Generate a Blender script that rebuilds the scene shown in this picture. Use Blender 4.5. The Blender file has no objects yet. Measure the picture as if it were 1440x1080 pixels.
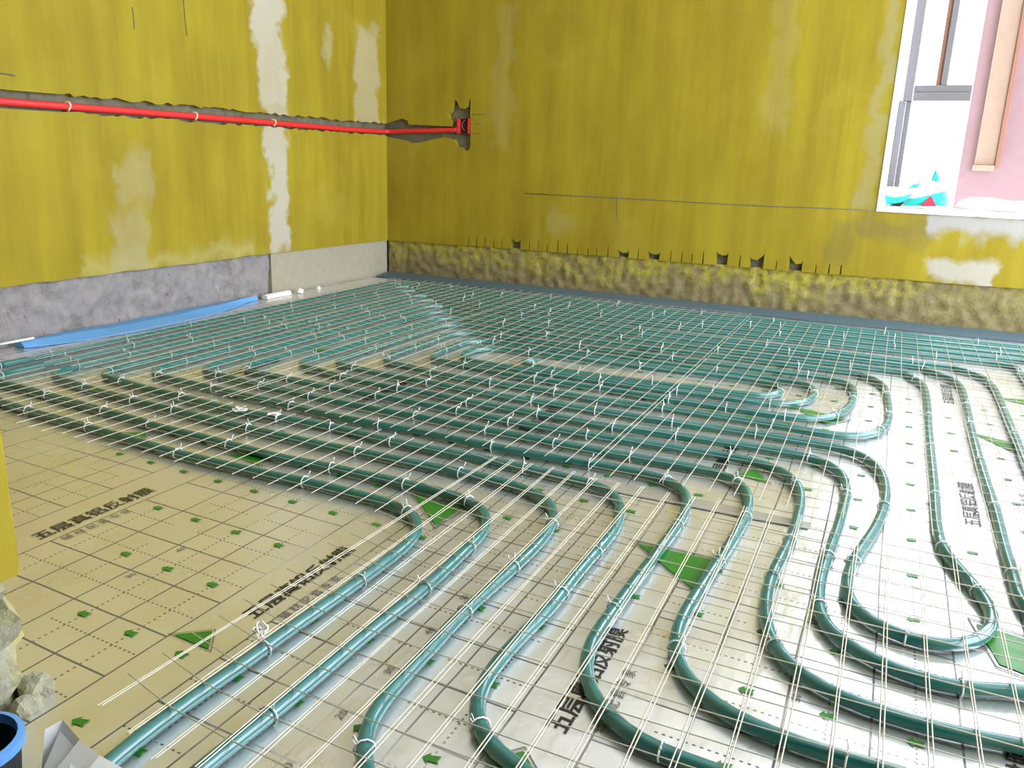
import bpy, bmesh, math, random
from mathutils import Vector, Matrix, noise
random.seed(7)
C = bpy.context.scene.collection
sc = bpy.context.scene

# ---------------------------------------------------------------- camera, world, daylight, exposure
EYE = 0.645
FPX, YAW, PITCH, ROLL = 1151.48, -0.425093, 0.265622, 0.0324743
cy, sy, cp, sp = math.cos(YAW), math.sin(YAW), math.cos(PITCH), math.sin(PITCH)
fwd = Vector((sy*cp, cy*cp, -sp)); r0 = Vector((cy, -sy, 0)); u0 = r0.cross(fwd)
c_, s_ = math.cos(ROLL), math.sin(ROLL)
right = c_*r0 + s_*u0; up = -s_*r0 + c_*u0
cam_d = bpy.data.cameras.new('camera'); cam = bpy.data.objects.new('camera', cam_d); C.objects.link(cam)
cam_d.sensor_width = 36.0; cam_d.lens = FPX/1440*36.0; cam_d.clip_start = 0.02
cam.matrix_world = Matrix(((right.x, up.x, -fwd.x, 0), (right.y, up.y, -fwd.y, 0), (right.z, up.z, -fwd.z, EYE), (0, 0, 0, 1)))
sc.camera = cam

w = bpy.data.worlds.new('overcast_sky'); sc.world = w; w.use_nodes = True
bg = w.node_tree.nodes['Background']
bg.inputs[0].default_value = (0.83, 0.89, 1.0, 1); bg.inputs[1].default_value = 9.5
sc.view_settings.view_transform = 'Standard'; sc.view_settings.look = 'None'
sc.view_settings.gamma = 1; sc.view_settings.use_curve_mapping = False
sc.view_settings.exposure = 0.08
sc.cycles.sample_clamp_indirect = 4.0; sc.cycles.blur_glossy = 1.0

def portal(name, loc, rot, sx, sy_):                # sky portals in the back window and the added right-hand opening
    l = bpy.data.lights.new(name, 'AREA'); l.shape = 'RECTANGLE'; l.size = sx; l.size_y = sy_
    l.cycles.is_portal = True
    o = bpy.data.objects.new(name, l); C.objects.link(o); o.location = loc; o.rotation_euler = rot
portal('sky_portal', (0.635, 4.16, 1.35), (-math.pi/2, 0, 0), 1.43, 1.7)
portal('sky_portal', (1.5, 2.225, 1.3), (0, math.pi/2, 0), 2.4, 3.25)

# ---------------------------------------------------------------- measuring helpers (pixel of the photo -> point on a real plane)
def ray(x, y):
    return right*((x-720)/FPX) + up*(-(y-540)/FPX) + fwd
def onz(x, y, z=0.0):
    d = ray(x, y); t = (z-EYE)/d.z; return Vector((d.x*t, d.y*t, z))
def onback(x, y, Y=3.97):
    d = ray(x, y); t = Y/d.y; return Vector((d.x*t, Y, EYE+d.z*t))
def onleft(x, y, X=-2.6):
    d = ray(x, y); t = X/d.x; return Vector((X, d.y*t, EYE+d.z*t))

# ---------------------------------------------------------------- materials
def nt(name):
    m = bpy.data.materials.new(name); m.use_nodes = True
    n = m.node_tree.nodes; return m, n, m.node_tree.links, n['Principled BSDF']
def plain(name, col, rough=0.5, metal=0.0, bump=0.0, scale=60, var=0.0, coat=0.0):
    m, n, l, b = nt(name)
    b.inputs['Base Color'].default_value = (*col, 1); b.inputs['Roughness'].default_value = rough
    b.inputs['Metallic'].default_value = metal; b.inputs['Coat Weight'].default_value = coat
    tc = n.new('ShaderNodeTexCoord'); nz = n.new('ShaderNodeTexNoise'); nz.inputs['Scale'].default_value = scale
    nz.inputs['Detail'].default_value = 4; l.new(tc.outputs['Object'], nz.inputs['Vector'])
    if var:
        mx = n.new('ShaderNodeMix'); mx.data_type = 'RGBA'
        mx.inputs[6].default_value = (*[c*(1-var) for c in col], 1); mx.inputs[7].default_value = (*[min(1, c*(1+var)) for c in col], 1)
        l.new(nz.outputs['Fac'], mx.inputs[0]); l.new(mx.outputs[2], b.inputs['Base Color'])
    if bump:
        bp = n.new('ShaderNodeBump'); bp.inputs['Strength'].default_value = bump; bp.inputs['Distance'].default_value = 0.004
        l.new(nz.outputs['Fac'], bp.inputs['Height']); l.new(bp.outputs['Normal'], b.inputs['Normal'])
    return m

class G:                                            # tiny node-graph helper
    def __init__(s, n, l): s.n, s.l = n, l
    def m(s, op, a, b=None, c=None, clamp=False):
        nd = s.n.new('ShaderNodeMath'); nd.operation = op; nd.use_clamp = clamp
        for i, v in enumerate((a, b, c)):
            if v is None: continue
            if isinstance(v, (int, float)): nd.inputs[i].default_value = v
            else: s.l.new(v, nd.inputs[i])
        return nd.outputs[0]
    def mix(s, f, a, b):
        nd = s.n.new('ShaderNodeMix'); nd.data_type = 'RGBA'
        for i, v in ((0, f), (6, a), (7, b)):
            if isinstance(v, (int, float)): nd.inputs[i].default_value = v
            elif isinstance(v, tuple): nd.inputs[i].default_value = (*v, 1)
            else: s.l.new(v, nd.inputs[i])
        return nd.outputs[2]
    def noise(s, vec, scale, detail=4, rough=.55):
        nd = s.n.new('ShaderNodeTexNoise'); nd.inputs['Scale'].default_value = scale
        nd.inputs['Detail'].default_value = detail; nd.inputs['Roughness'].default_value = rough
        s.l.new(vec, nd.inputs['Vector']); return nd.outputs['Fac']
    def mapv(s, vec, sc_):
        nd = s.n.new('ShaderNodeMapping'); nd.inputs['Scale'].default_value = sc_
        s.l.new(vec, nd.inputs['Vector']); return nd.outputs[0]
    def box(s, v, lo, hi, soft=0.02):               # 1 inside lo..hi with soft edges
        a = s.m('DIVIDE', s.m('SUBTRACT', v, lo-soft/2), soft, clamp=True)
        b = s.m('DIVIDE', s.m('SUBTRACT', hi+soft/2, v), soft, clamp=True)
        return s.m('MULTIPLY', a, b)

def yellow_wall(name, axis, patches, stains=()):
    """yellow primer brushed over plaster; patches: (a0,a1,z0,z1) bare plaster along the wall axis."""
    m, n, l, b = nt(name); g = G(n, l)
    tc = n.new('ShaderNodeTexCoord'); P = tc.outputs['Object']
    sx = n.new('ShaderNodeSeparateXYZ'); l.new(P, sx.inputs[0]); a = sx.outputs[axis]; z = sx.outputs[2]
    streak = g.m('ADD', g.m('MULTIPLY', g.noise(g.mapv(P, (5, 5, .5)), 2.4, 4), .55), g.m('MULTIPLY', g.noise(g.mapv(P, (1, 1, .7)), 3.6, 5), .45))
    fine = g.noise(g.mapv(P, (20, 20, 1.6)), 2.4, 4)
    blot = g.noise(P, 2.2, 5)
    col = g.mix(g.m('MULTIPLY', g.m('SUBTRACT', streak, .36), 3.2, clamp=True), (.250, .186, .012), (.355, .282, .018))
    col = g.mix(g.m('MULTIPLY', g.m('SUBTRACT', fine, .56), 1.0, clamp=True), col, (.42, .35, .035))
    col = g.mix(g.m('MULTIPLY', g.m('SUBTRACT', blot, .58), 2.6, clamp=True), col, (.41, .345, .05))
    wob = g.m('MULTIPLY', g.m('SUBTRACT', g.noise(P, 8, 4), .5), .22)
    aw = g.m('ADD', a, wob); zw = g.m('ADD', z, wob)
    for (a0, a1, z0, z1, f, c) in patches:
        k = g.m('MULTIPLY', g.box(aw, a0, a1, .03), g.box(zw, z0, z1, .06))
        k = g.m('MULTIPLY', k, g.m('ADD', .35, g.m('MULTIPLY', blot, 1.1)), clamp=True)
        col = g.mix(g.m('MULTIPLY', k, f, clamp=True), col, c)
    l.new(col, b.inputs['Base Color']); b.inputs['Roughness'].default_value = .7; b.inputs['Specular IOR Level'].default_value = .2
    bp = n.new('ShaderNodeBump'); bp.inputs['Strength'].default_value = .25; bp.inputs['Distance'].default_value = .004
    l.new(g.m('ADD', fine, g.m('MULTIPLY', g.noise(P, 40, 4), .6)), bp.inputs['Height']); l.new(bp.outputs['Normal'], b.inputs['Normal'])
    return m
PLASTER = (.46, .43, .34)
M = {}
M['wall_l'] = yellow_wall('yellow_primer_left', 1, [
    (2.95, 3.145, .83, 1.7, 1.0, PLASTER), (3.0, 3.135, .2, .83, .95, PLASTER), (3.69, 3.885, .78, 1.27, .75, (.42, .37, .22)),
    (3.43, 3.48, 1.06, 1.24, .6, (.40, .36, .22)), (2.0, 2.9, .19, .26, .5, (.44, .40, .16)), (2.15, 2.32, .2, .42, .45, (.40, .36, .22)),
    (2.2, 2.36, .45, .62, .4, (.40, .36, .22))])
M['wall_b'] = yellow_wall('yellow_primer_back', 0, [
    (.15, .42, .19, .30, 1.2, (.42, .39, .31)), (-.16, .16, .36, .46, .6, (.17, .14, .045)), (-.26, -.17, .24, .44, .5, (.17, .14, .04)),
    (.12, .8, .41, .5, 1.2, (.36, .35, .32)), (-.16, -.1, .5, 1.5, .55, (.32, .29, .15)),
    (-1.62, -1.5, .3, .43, .4, (.38, .33, .14)), (-.6, -.5, .8, 1.4, .3, (.38, .33, .14)), (-1.95, -1.86, .7, 1.4, .3, (.38, .33, .14))])
M['wall_plain'] = yellow_wall('yellow_primer_plain', 0, [])
def rough_conc(name, c0, c1, c2, sc_=1.0):
    m, n, l, b = nt(name); g = G(n, l); tc = n.new('ShaderNodeTexCoord'); P = tc.outputs['Object']
    a = g.noise(P, 14*sc_, 6, .65); d = g.noise(P, 55*sc_, 5, .6); e = g.noise(P, 5*sc_, 3)
    col = g.mix(g.m('MULTIPLY', g.m('SUBTRACT', a, .32), 2.6, clamp=True), c0, c1)
    col = g.mix(g.m('MULTIPLY', g.m('SUBTRACT', e, .45), 4, clamp=True), col, c2)
    col = g.mix(g.m('MULTIPLY', g.m('SUBTRACT', d, .62), 3, clamp=True), col, tuple(x*.35 for x in c0))
    gouge = g.noise(g.mapv(P, (1, 1.3, .55)), 24*sc_, 3, .5)
    col = g.mix(g.m('MULTIPLY', g.m('SUBTRACT', gouge, .66), 9, clamp=True), col, tuple(x*.25 for x in c0))
    l.new(col, b.inputs['Base Color']); b.inputs['Roughness'].default_value = .9
    bp = n.new('ShaderNodeBump'); bp.inputs['Strength'].default_value = .6; bp.inputs['Distance'].default_value = .008
    l.new(g.m('ADD', a, d), bp.inputs['Height']); l.new(bp.outputs['Normal'], b.inputs['Normal']); return m
M['conc'] = rough_conc('grey_rough_concrete', (.19, .17, .165), (.36, .335, .325), (.30, .28, .285), 1.5)
def stucco_mat():
    m, n, l, b = nt('olive_spattered_stucco'); g = G(n, l); tc = n.new('ShaderNodeTexCoord'); P = tc.outputs['Object']
    sx = n.new('ShaderNodeSeparateXYZ'); l.new(P, sx.inputs[0]); z = sx.outputs[2]; x = sx.outputs[0]
    a = g.noise(P, 26, 5, .6); d = g.noise(P, 90, 4, .6); e = g.noise(P, 7, 3)
    up = g.m('ADD', g.m('MULTIPLY', g.m('SUBTRACT', z, .065), 9), g.m('MULTIPLY', g.m('SUBTRACT', e, .5), 3.2), clamp=True)
    spat = g.m('MULTIPLY', g.m('SUBTRACT', g.noise(P, 38, 4, .6), .38), 6, clamp=True)
    k = g.m('MULTIPLY', g.m('MULTIPLY', up, spat), g.m('SUBTRACT', 1.0, g.m('MULTIPLY', g.box(x, .1, 3.0, .3), .75)))
    grey = g.mix(a, (.12, .095, .035), (.32, .265, .13))
    col = g.mix(k, grey, (.38, .33, .035))
    col = g.mix(g.m('MULTIPLY', g.m('SUBTRACT', d, .60), 3.0, clamp=True), col, (.09, .075, .03))
    l.new(col, b.inputs['Base Color']); b.inputs['Roughness'].default_value = .9
    bp = n.new('ShaderNodeBump'); bp.inputs['Strength'].default_value = .5; bp.inputs['Distance'].default_value = .006
    l.new(g.m('ADD', a, d), bp.inputs['Height']); l.new(bp.outputs['Normal'], b.inputs['Normal']); return m
M['stucco'] = stucco_mat()
M['beige'] = plain('beige_plaster', (.36, .33, .25), .8, bump=.2, scale=30, var=.12)
M['chase'] = rough_conc('dark_chase_mortar', (.10, .095, .06), (.22, .21, .14), (.16, .15, .10), 2)
M['mortar'] = rough_conc('pale_mortar', (.26, .25, .14), (.44, .44, .39), (.40, .37, .13), 1.5)
M['ceil'] = plain('ceiling_plaster', (.86, .85, .83), .9, bump=.1)
M['slab'] = plain('floor_screed', (.4, .38, .35), .9, bump=.3, scale=25, var=.15)
M['white'] = plain('white_plaster', (.82, .82, .8), .7, bump=.1, scale=40)
M['pink'] = plain('pink_render', (.30, .19, .20), .9, bump=.3, scale=30, var=.08)
M['wood'] = plain('pale_plank', (.34, .235, .17), .7, bump=.15, scale=20, var=.15)
M['frame'] = plain('grey_aluminium', (.22, .21, .225), .4, .4)
M['rust'] = plain('red_brown_bar', (.26, .12, .075), .6)
M['pipe'] = None
M['wire'] = plain('galvanised_wire', (.58, .54, .44), .38, .25)
M['tie'] = plain('white_plastic_tie', (.85, .86, .85), .45)
M['red'] = plain('red_conduit_plastic', (.72, .03, .03), .38)
M['darkred'] = plain('dark_box_inside', (.045, .012, .01), .7)
M['clip'] = plain('beige_clip', (.75, .62, .42), .5)
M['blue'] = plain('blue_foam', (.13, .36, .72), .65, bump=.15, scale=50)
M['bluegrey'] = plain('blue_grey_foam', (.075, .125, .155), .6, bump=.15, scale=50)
M['ink'] = plain('black_ink', (.015, .014, .012), .35)
M['green'] = plain('green_ink', (.022, .185, .012), .35)
M['grey_ink'] = plain('grey_ink', (.12, .11, .10), .4)
M['tape'] = plain('grey_tape', (.36, .34, .29), .35, .3, bump=.2)
M['teal_bag'] = plain('teal_plastic', (.03, .55, .50), .3)
M['white_bag'] = plain('white_plastic', (.86, .86, .84), .35)
M['bagred'] = plain('red_print', (.75, .04, .09), .35)
M['bucket'] = plain('blue_plastic', (.10, .28, .62), .3)
M['dark'] = plain('near_black', (.01, .01, .012), .8)  # near-black colour of the bucket body and one bag fold
M['sheet'] = plain('white_foam_sheet', (.9, .9, .87), .5, bump=.1)

def pipe_mat():
    m, n, l, b = nt('teal_pert_pipe'); g = G(n, l)
    tc = n.new('ShaderNodeTexCoord'); v = g.noise(tc.outputs['Object'], 6, 3)
    l.new(g.mix(v, (.010, .118, .108), (.020, .180, .175)), b.inputs['Base Color'])
    b.inputs['Roughness'].default_value = .22; b.inputs['IOR'].default_value = 1.55; b.inputs['Coat Weight'].default_value = .6; b.inputs['Coat Roughness'].default_value = .12
    return m
M['pipe'] = pipe_mat()

def glass_mat():
    m = bpy.data.materials.new('window_glass'); m.use_nodes = True; n = m.node_tree.nodes; l = m.node_tree.links
    n.clear(); o = n.new('ShaderNodeOutputMaterial'); t = n.new('ShaderNodeBsdfTransparent'); gl = n.new('ShaderNodeBsdfGlossy')
    gl.inputs['Roughness'].default_value = .02; t.inputs[0].default_value = (.93, .95, .95, 1)
    fr = n.new('ShaderNodeFresnel'); fr.inputs[0].default_value = 1.45; mx = n.new('ShaderNodeMixShader')
    l.new(fr.outputs[0], mx.inputs[0]); l.new(t.outputs[0], mx.inputs[1]); l.new(gl.outputs[0], mx.inputs[2]); l.new(mx.outputs[0], o.inputs[0]); return m
M['glass'] = glass_mat()

def foil_mat():
    """aluminised film printed with a 10 cm ruled grid (solid) and 5 cm dashes."""
    m, n, l, b = nt('printed_reflective_foil'); g = G(n, l)
    tc = n.new('ShaderNodeTexCoord'); P = tc.outputs['Object']
    sx = n.new('ShaderNodeSeparateXYZ'); l.new(P, sx.inputs[0])
    wob = g.m('MULTIPLY', g.m('SUBTRACT', g.noise(P, 3.5, 2), .5), .008)
    x = g.m('ADD', sx.outputs[0], wob)
    y = g.m('ADD', g.m('ADD', sx.outputs[1], wob), g.m('MULTIPLY', sx.outputs[0], .05))
    u = g.m('DIVIDE', g.m('ADD', x, .534+9.85), .0985)          # cells across
    v = g.m('DIVIDE', g.m('ADD', y, -.57+10), .1)               # cells along
    def line(q, wdt, off=0.0):
        fr = g.m('FRACT', g.m('ADD', q, .5+off)); d = g.m('ABSOLUTE', g.m('SUBTRACT', fr, .5))
        return g.m('LESS_THAN', d, wdt)
    cell = g.m('FLOORED_MODULO', g.m('FLOOR', u), 5)
    textband = g.m('COMPARE', cell, 2.0, .3)
    nob = g.m('SUBTRACT', 1.0, textband)
    solid = g.m('MAXIMUM', line(u, .014), g.m('MULTIPLY', line(v, .016), nob))
    dash_v = g.m('MULTIPLY', line(u, .014, .5), g.m('LESS_THAN', g.m('FRACT', g.m('MULTIPLY', v, 11)), .45))
    dash_h = g.m('MULTIPLY', line(v, .014, .5), g.m('LESS_THAN', g.m('FRACT', g.m('MULTIPLY', u, 11)), .45))
    gaps = g.m('GREATER_THAN', g.noise(P, 5.0, 2), .44)
    dash = g.m('MULTIPLY', g.m('MULTIPLY', g.m('MAXIMUM', dash_v, dash_h), nob), gaps)
    ink = g.m('MAXIMUM', solid, dash)
    ink = g.m('MULTIPLY', ink, g.m('MULTIPLY', g.m('SUBTRACT', g.noise(P, 2.3, 2), .30), 6, clamp=True))
    cl = g.noise(P, 7, 4)
    base = g.mix(cl, (.76, .76, .75), (.92, .92, .93))
    l.new(g.mix(g.m('MULTIPLY', ink, .9), base, (.02, .017, .014)), b.inputs['Base Color'])
    l.new(g.m('MULTIPLY', g.m('SUBTRACT', 1.0, ink), .80), b.inputs['Metallic'])
    l.new(g.m('ADD', .22, g.m('MULTIPLY', cl, .14)), b.inputs['Roughness'])
    w1 = g.noise(g.mapv(P, (1, 1, 1)), 11, 3, .5); w2 = g.noise(g.mapv(P, (3.2, 1, 1)), 24, 4, .6)
    vor = n.new('ShaderNodeTexVoronoi'); vor.feature = 'SMOOTH_F1'; vor.inputs['Scale'].default_value = 16; l.new(P, vor.inputs['Vector'])
    hgt = g.m('ADD', g.m('ADD', w1, g.m('MULTIPLY', w2, .15)), g.m('MULTIPLY', vor.outputs['Distance'], .3))
    bp = n.new('ShaderNodeBump'); bp.inputs['Strength'].default_value = .22; bp.inputs['Distance'].default_value = .012
    l.new(hgt, bp.inputs['Height']); l.new(bp.outputs['Normal'], b.inputs['Normal'])
    return m
M['foil'] = foil_mat()

# ---------------------------------------------------------------- object helpers
def link_mesh(name, verts, faces, mat, parent=None, smooth=False):
    off = parent.matrix_world.translation if parent else Vector()
    p = parent
    if parent:
        off = Vector(); q = parent
        while q: off += q.location; q = q.parent
    me = bpy.data.meshes.new(name)
    me.from_pydata([tuple(Vector(v)-off) for v in verts], [], faces); me.update()
    if smooth:
        for f in me.polygons: f.use_smooth = True
    me.materials.append(M[mat] if isinstance(mat, str) else mat)
    o = bpy.data.objects.new(name, me); C.objects.link(o); o.parent = parent
    return o
def tag(o, label=None, cat=None, group=None, kind=None):
    if label: o['label'] = label
    if cat: o['category'] = cat
    if group: o['group'] = group
    if kind: o['kind'] = kind
    return o
def empty(name, loc, label=None, cat=None, group=None, kind=None):
    o = bpy.data.objects.new(name, None); C.objects.link(o); o.location = loc; o.empty_display_size = .05
    return tag(o, label, cat, group, kind)
def box_vf(x0, x1, y0, y1, z0, z1):
    v = [(x, y, z) for x in (x0, x1) for y in (y0, y1) for z in (z0, z1)]
    f = [(0, 1, 3, 2), (4, 6, 7, 5), (0, 4, 5, 1), (2, 3, 7, 6), (0, 2, 6, 4), (1, 5, 7, 3)]
    return v, f
def box(name, x0, x1, y0, y1, z0, z1, mat, parent=None, bevel=0.0):
    v, f = box_vf(x0, x1, y0, y1, z0, z1); o = link_mesh(name, v, f, mat, parent)
    if bevel:
        bm = bmesh.new(); bm.from_mesh(o.data)
        bmesh.ops.bevel(bm, geom=bm.edges[:], offset=bevel, segments=2, affect='EDGES', profile=.6); bm.to_mesh(o.data); bm.free()
    return o
def struct(o): o['kind'] = 'structure'; return o
def prism(name, pts, axis, a0, a1, mat, parent=None):
    """polygon pts (u,v) extruded along axis 0 (u=Y,v=Z) or 1 (u=X,v=Z) or 2 (u=X,v=Y)"""
    def P(u, v, a): return {0: (a, u, v), 1: (u, a, v), 2: (u, v, a)}[axis]
    n = len(pts); vs = [P(u, v, a0) for u, v in pts] + [P(u, v, a1) for u, v in pts]
    fs = [tuple(range(n)), tuple(range(2*n-1, n-1, -1))] + [(i, n+i, n+(i+1) % n, (i+1) % n) for i in range(n)]
    o = link_mesh(name, vs, fs, mat, parent)
    bm = bmesh.new(); bm.from_mesh(o.data); bmesh.ops.recalc_face_normals(bm, faces=bm.faces[:])
    bmesh.ops.triangulate(bm, faces=[f for f in bm.faces if len(f.verts) > 4]); bm.to_mesh(o.data); bm.free(); return o
def cat_rom(pts, step=.03):
    pts = [Vector(p) for p in pts]; P = [2*pts[0]-pts[1]] + pts + [2*pts[-1]-pts[-2]]; out = []
    for i in range(1, len(P)-2):
        p0, p1, p2, p3 = P[i-1:i+3]; n = max(1, int((p2-p1).length/step))
        for k in range(n):
            t = k/n
            out.append(.5*((2*p1)+(p2-p0)*t+(2*p0-5*p1+4*p2-p3)*t*t+(3*p1-p0-3*p2+p3)*t**3))
    out.append(pts[-1]); return out
def resample(pts, step):
    out = [pts[0].copy()]; acc = 0
    for a, b in zip(pts, pts[1:]):
        L = (b-a).length
        while acc+L >= step and L > 1e-9:
            t = (step-acc)/L; a = a.lerp(b, t); out.append(a.copy()); L = (b-a).length; acc = 0
        acc += L
    if (out[-1]-pts[-1]).length > step*.3: out.append(pts[-1].copy())
    return out
def smooth_path(pts, it):
    for _ in range(it):
        q = [p.copy() for p in pts]
        for i in range(1, len(pts)-1): q[i] = pts[i]*.5+(pts[i-1]+pts[i+1])*.25
        pts = q
    return pts
def tube_vf(path, r, n=8, cap=True):
    vs, fs = [], []; m = len(path); U = None
    for i, p in enumerate(path):
        t = (path[min(i+1, m-1)]-path[max(i-1, 0)]).normalized()
        if U is None: U = Vector((0, 0, 1)) if abs(t.z) < .9 else Vector((1, 0, 0))
        s = t.cross(U).normalized(); U = s.cross(t).normalized()
        for k in range(n):
            a = 2*math.pi*k/n; vs.append(p+s*(math.cos(a)*r)+U*(math.sin(a)*r))
    for i in range(m-1):
        for k in range(n):
            k2 = (k+1) % n; fs.append((i*n+k, i*n+k2, (i+1)*n+k2, (i+1)*n+k))
    if cap: fs.append(tuple(range(n-1, -1, -1))); fs.append(tuple((m-1)*n+k for k in range(n)))
    return vs, fs
def tube(name, path, r, mat, parent=None, n=8):
    v, f = tube_vf([Vector(p) for p in path], r, n); return link_mesh(name, v, f, mat, parent, True)
def jag(a, b, n, amp, seed):
    """points from a to b (u,v) with jagged offsets"""
    rr = random.Random(seed); out = []
    for i in range(n+1):
        t = i/n; out.append((a[0]+(b[0]-a[0])*t + (rr.uniform(-.3, .3)/n*abs(b[0]-a[0]) if 0 < i < n else 0), a[1]+(b[1]-a[1])*t+(rr.uniform(-amp, amp) if 0 < i < n else 0)))
    return out

# ---------------------------------------------------------------- the room shell
XL, YB, ZC = -2.6, 3.97, 2.6
XR, YF = 1.5, -2.4
BT = .197                                            # top of the bare band at the wall foot
fl = struct(box('floor', XL-.3, XR+.2, YF-.2, YB+.25, -.12, -.004, 'slab'))
ce = struct(box('ceiling', XL-.3, XR+.2, YF-.2, YB+.25, ZC, ZC+.1, 'ceil'))

# left wall: base slab, plaster coat above and below the chase, rough concrete foot
wl = struct(box('wall_left', XL-.25, XL-.028, YF, YB+.25, -.004, ZC, 'chase'))
gt = jag((YF, .812), (2.0, .814), 30, .004, 1)+jag((2.0, .814), (3.6, .818), 60, .006, 2)[1:]+jag((3.6, .818), (YB, .823), 14, .006, 3)[1:]
gb = jag((YF, .757), (2.0, .757), 30, .003, 4)+jag((2.0, .757), (YB, .758), 80, .005, 5)[1:]
prism('plaster_coat', gt+[(YB, ZC), (YF, ZC)], 0, XL-.03, XL, 'wall_l', wl)
bt = jag((YF, BT+.006), (3.0, BT+.001), 60, .003, 6)+[(3.0, BT), (YB, .19)]
prism('plaster_coat', bt+gb[::-1], 0, XL-.03, XL, 'wall_l', wl)
def rough_band(name, mat, parent, u0, u1, z0, z1, du, place, amp, freq, seed):
    nu = max(2, int((u1-u0)/du)); nz = max(2, int((z1-z0)/du)); vs, fs = [], []
    for i in range(nu+1):
        for j in range(nz+1):
            u = u0+(u1-u0)*i/nu; z = z0+(z1-z0)*j/nz
            h = noise.turbulence(Vector((u*freq, z*freq, seed)), 4, False)*amp
            h += max(0, noise.noise(Vector((u*freq*.5, z*freq*.35, seed+9)))-.25)*amp*-1.6
            vs.append(place(u, z, h))
    for i in range(nu):
        for j in range(nz):
            a = i*(nz+1)+j; fs.append((a, a+nz+1, a+nz+2, a+1))
    return link_mesh(name, vs, fs, mat, parent, True)
rough_band('concrete_foot', 'conc', wl, .6, 2.995, -.004, BT, .012, lambda u, z, h: (XL-.016+max(-.010, h*.7), u, z), .030, 11, 3)
prism('plaster_patch', [(3.0, -.004), (YB, -.004), (YB, .19), (3.0, BT-.002)], 0, XL-.03, XL-.006, 'beige', wl)
for pts in (((258, 0), (260, 25), (263, 50)), ((186, 10), (188, 25), (189, 40)), ((0, 103), (10, 104.5), (21, 106.5))):
    q = [onleft(*p, X=XL+.0006) for p in pts]
    tube('crack', q, .0022, 'chase', wl, 4)

# back wall: base slab around the window, notched plaster coat, spattered stucco foot
WX0, WX1, WZ0, WZ1 = -.08, 1.35, .5, 2.2
wb = struct(empty('wall_back', (0, YB, 0)))
def part_box(*a, **k): return box(*a, **k)
part_box('masonry', XL-.25, WX0, YB+.028, YB+.23, -.004, ZC, 'chase', wb)
part_box('masonry', WX0, WX1, YB+.028, YB+.23, -.004, WZ0-.012, 'chase', wb)
part_box('masonry', WX0, WX1, YB+.028, YB+.23, WZ1, ZC, 'chase', wb)
part_box('masonry', WX1, XR+.2, YB+.028, YB+.23, -.004, ZC, 'chase', wb)
def bx(px): return onback(px, 365).x
edge = [(XL, BT-.006), (-2.12, BT-.004)]             # plaster foot with saw cuts and missing chips
cuts = [600+c/4.8 for c in (280, 335, 390, 450, 505, 690, 750, 810, 880, 945, 1015, 1085, 1145, 1220, 1425)]
cuts += [900+c/4.8 for c in (205, 280, 350, 425, 675, 925, 1195, 1285, 1365)]
chips = [(718.7, 731, .047, .04), (868.7, 883.5, .030, .026), (911, 927, .034, .03), (1007, 1023, .055, .05), (1055, 1074, .040, .058), (1110.5, 1129, .058, .036)]
ev = [('s', bx(c), None) for c in cuts]+[('c', bx(a), (bx(b), h1, h2)) for a, b, h1, h2 in chips]
rr = random.Random(11)
for kind, x, d in sorted(ev, key=lambda e: e[1]):
    if kind == 's':
        wdt = rr.uniform(.0045, .0065); h = rr.uniform(.034, .06)
        edge += [(x-wdt/2, BT), (x-wdt*.3, BT+h), (x+wdt*.3, BT+h+.004), (x+wdt/2, BT)]
    else:
        x1, h1, h2 = d; mid = (x+x1)/2
        edge += [(x, BT), (x, BT+h1), (x-.004, BT+h1+.014), (x+.004, BT+h1+.002), (mid, BT+min(h1, h2)-.003), (x1-.004, BT+h2+.002), (x1+.001, BT+h2+.016), (x1, BT)]
edge += jag((-.15, BT), (WX0, BT+.001), 3, .002, 3)
bxm = [(XL, .823)]                                   # chase notch and box recess on the back wall
notch_top = [(XL, .822), (-2.56, .835), (-2.50, .85), (-2.465, .836), (-2.46, .818), (-2.2, .812), (-2.192, .84), (-2.21, .85), (-2.215, .872), (-2.2, .885), (-2.19, .91), (-2.178, .945), (-2.165, .938), (-2.15, .905), (-2.12, .90), (-2.10, .91), (-2.092, .95)]
notch_bot = [(-2.086, .95), (-2.083, .75), (-2.085, .70), (-2.105, .688), (-2.13, .705), (-2.16, .71), (-2.178, .745), (-2.24, .757), (-2.35, .735), (-2.40, .725), (-2.46, .722), (-2.48, .735), (-2.56, .748), (XL, .752)]
prism('plaster_coat', edge+[(WX0, ZC), (XL, ZC)]+notch_top+notch_bot, 1, YB, YB+.03, 'wall_b', wb)
prism('plaster_coat', jag((WX0, BT), (WX1, BT+.008), 14, .002, 8)+jag((WX1, WZ0-.03), (WX0, WZ0-.012), 26, .006, 9), 1, YB, YB+.03, 'wall_b', wb)
part_box('plaster_coat', WX0, WX1, YB, YB+.03, WZ1, ZC, 'wall_b', wb)
part_box('plaster_coat', WX1, XR, YB, YB+.03, BT, ZC, 'wall_b', wb)
box('added_reflector_beam', XL, XR, YB-.09, YB-.001, 2.25, ZC, 'ceil', wb)  # unseen pale beam added so the near foil reflects white
rough_band('stucco_foot', 'stucco', wb, XL, XR, -.004, BT+.004, .014, lambda u, z, h: (u, YB+.012-h, z), .013, 30, 5)
q = [onback(*p, Y=YB-.0006) for p in ((738, 272), (800, 275), (870, 278.5), (950, 283), (1020, 287), (1080, 290), (1140, 292), (1236, 296))]
tube('crack', q, .0022, 'chase', wb, 4)
for pts in (((690, 160), (680, 161), (664, 161)), ((680, 174), (668, 174)), ((676, 188), (664, 188)), ((868, 275), (868, 300), (869, 312))):
    tube('crack', [onback(*p, Y=YB-.0006) for p in pts], .0014, 'chase', wb, 4)

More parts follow.
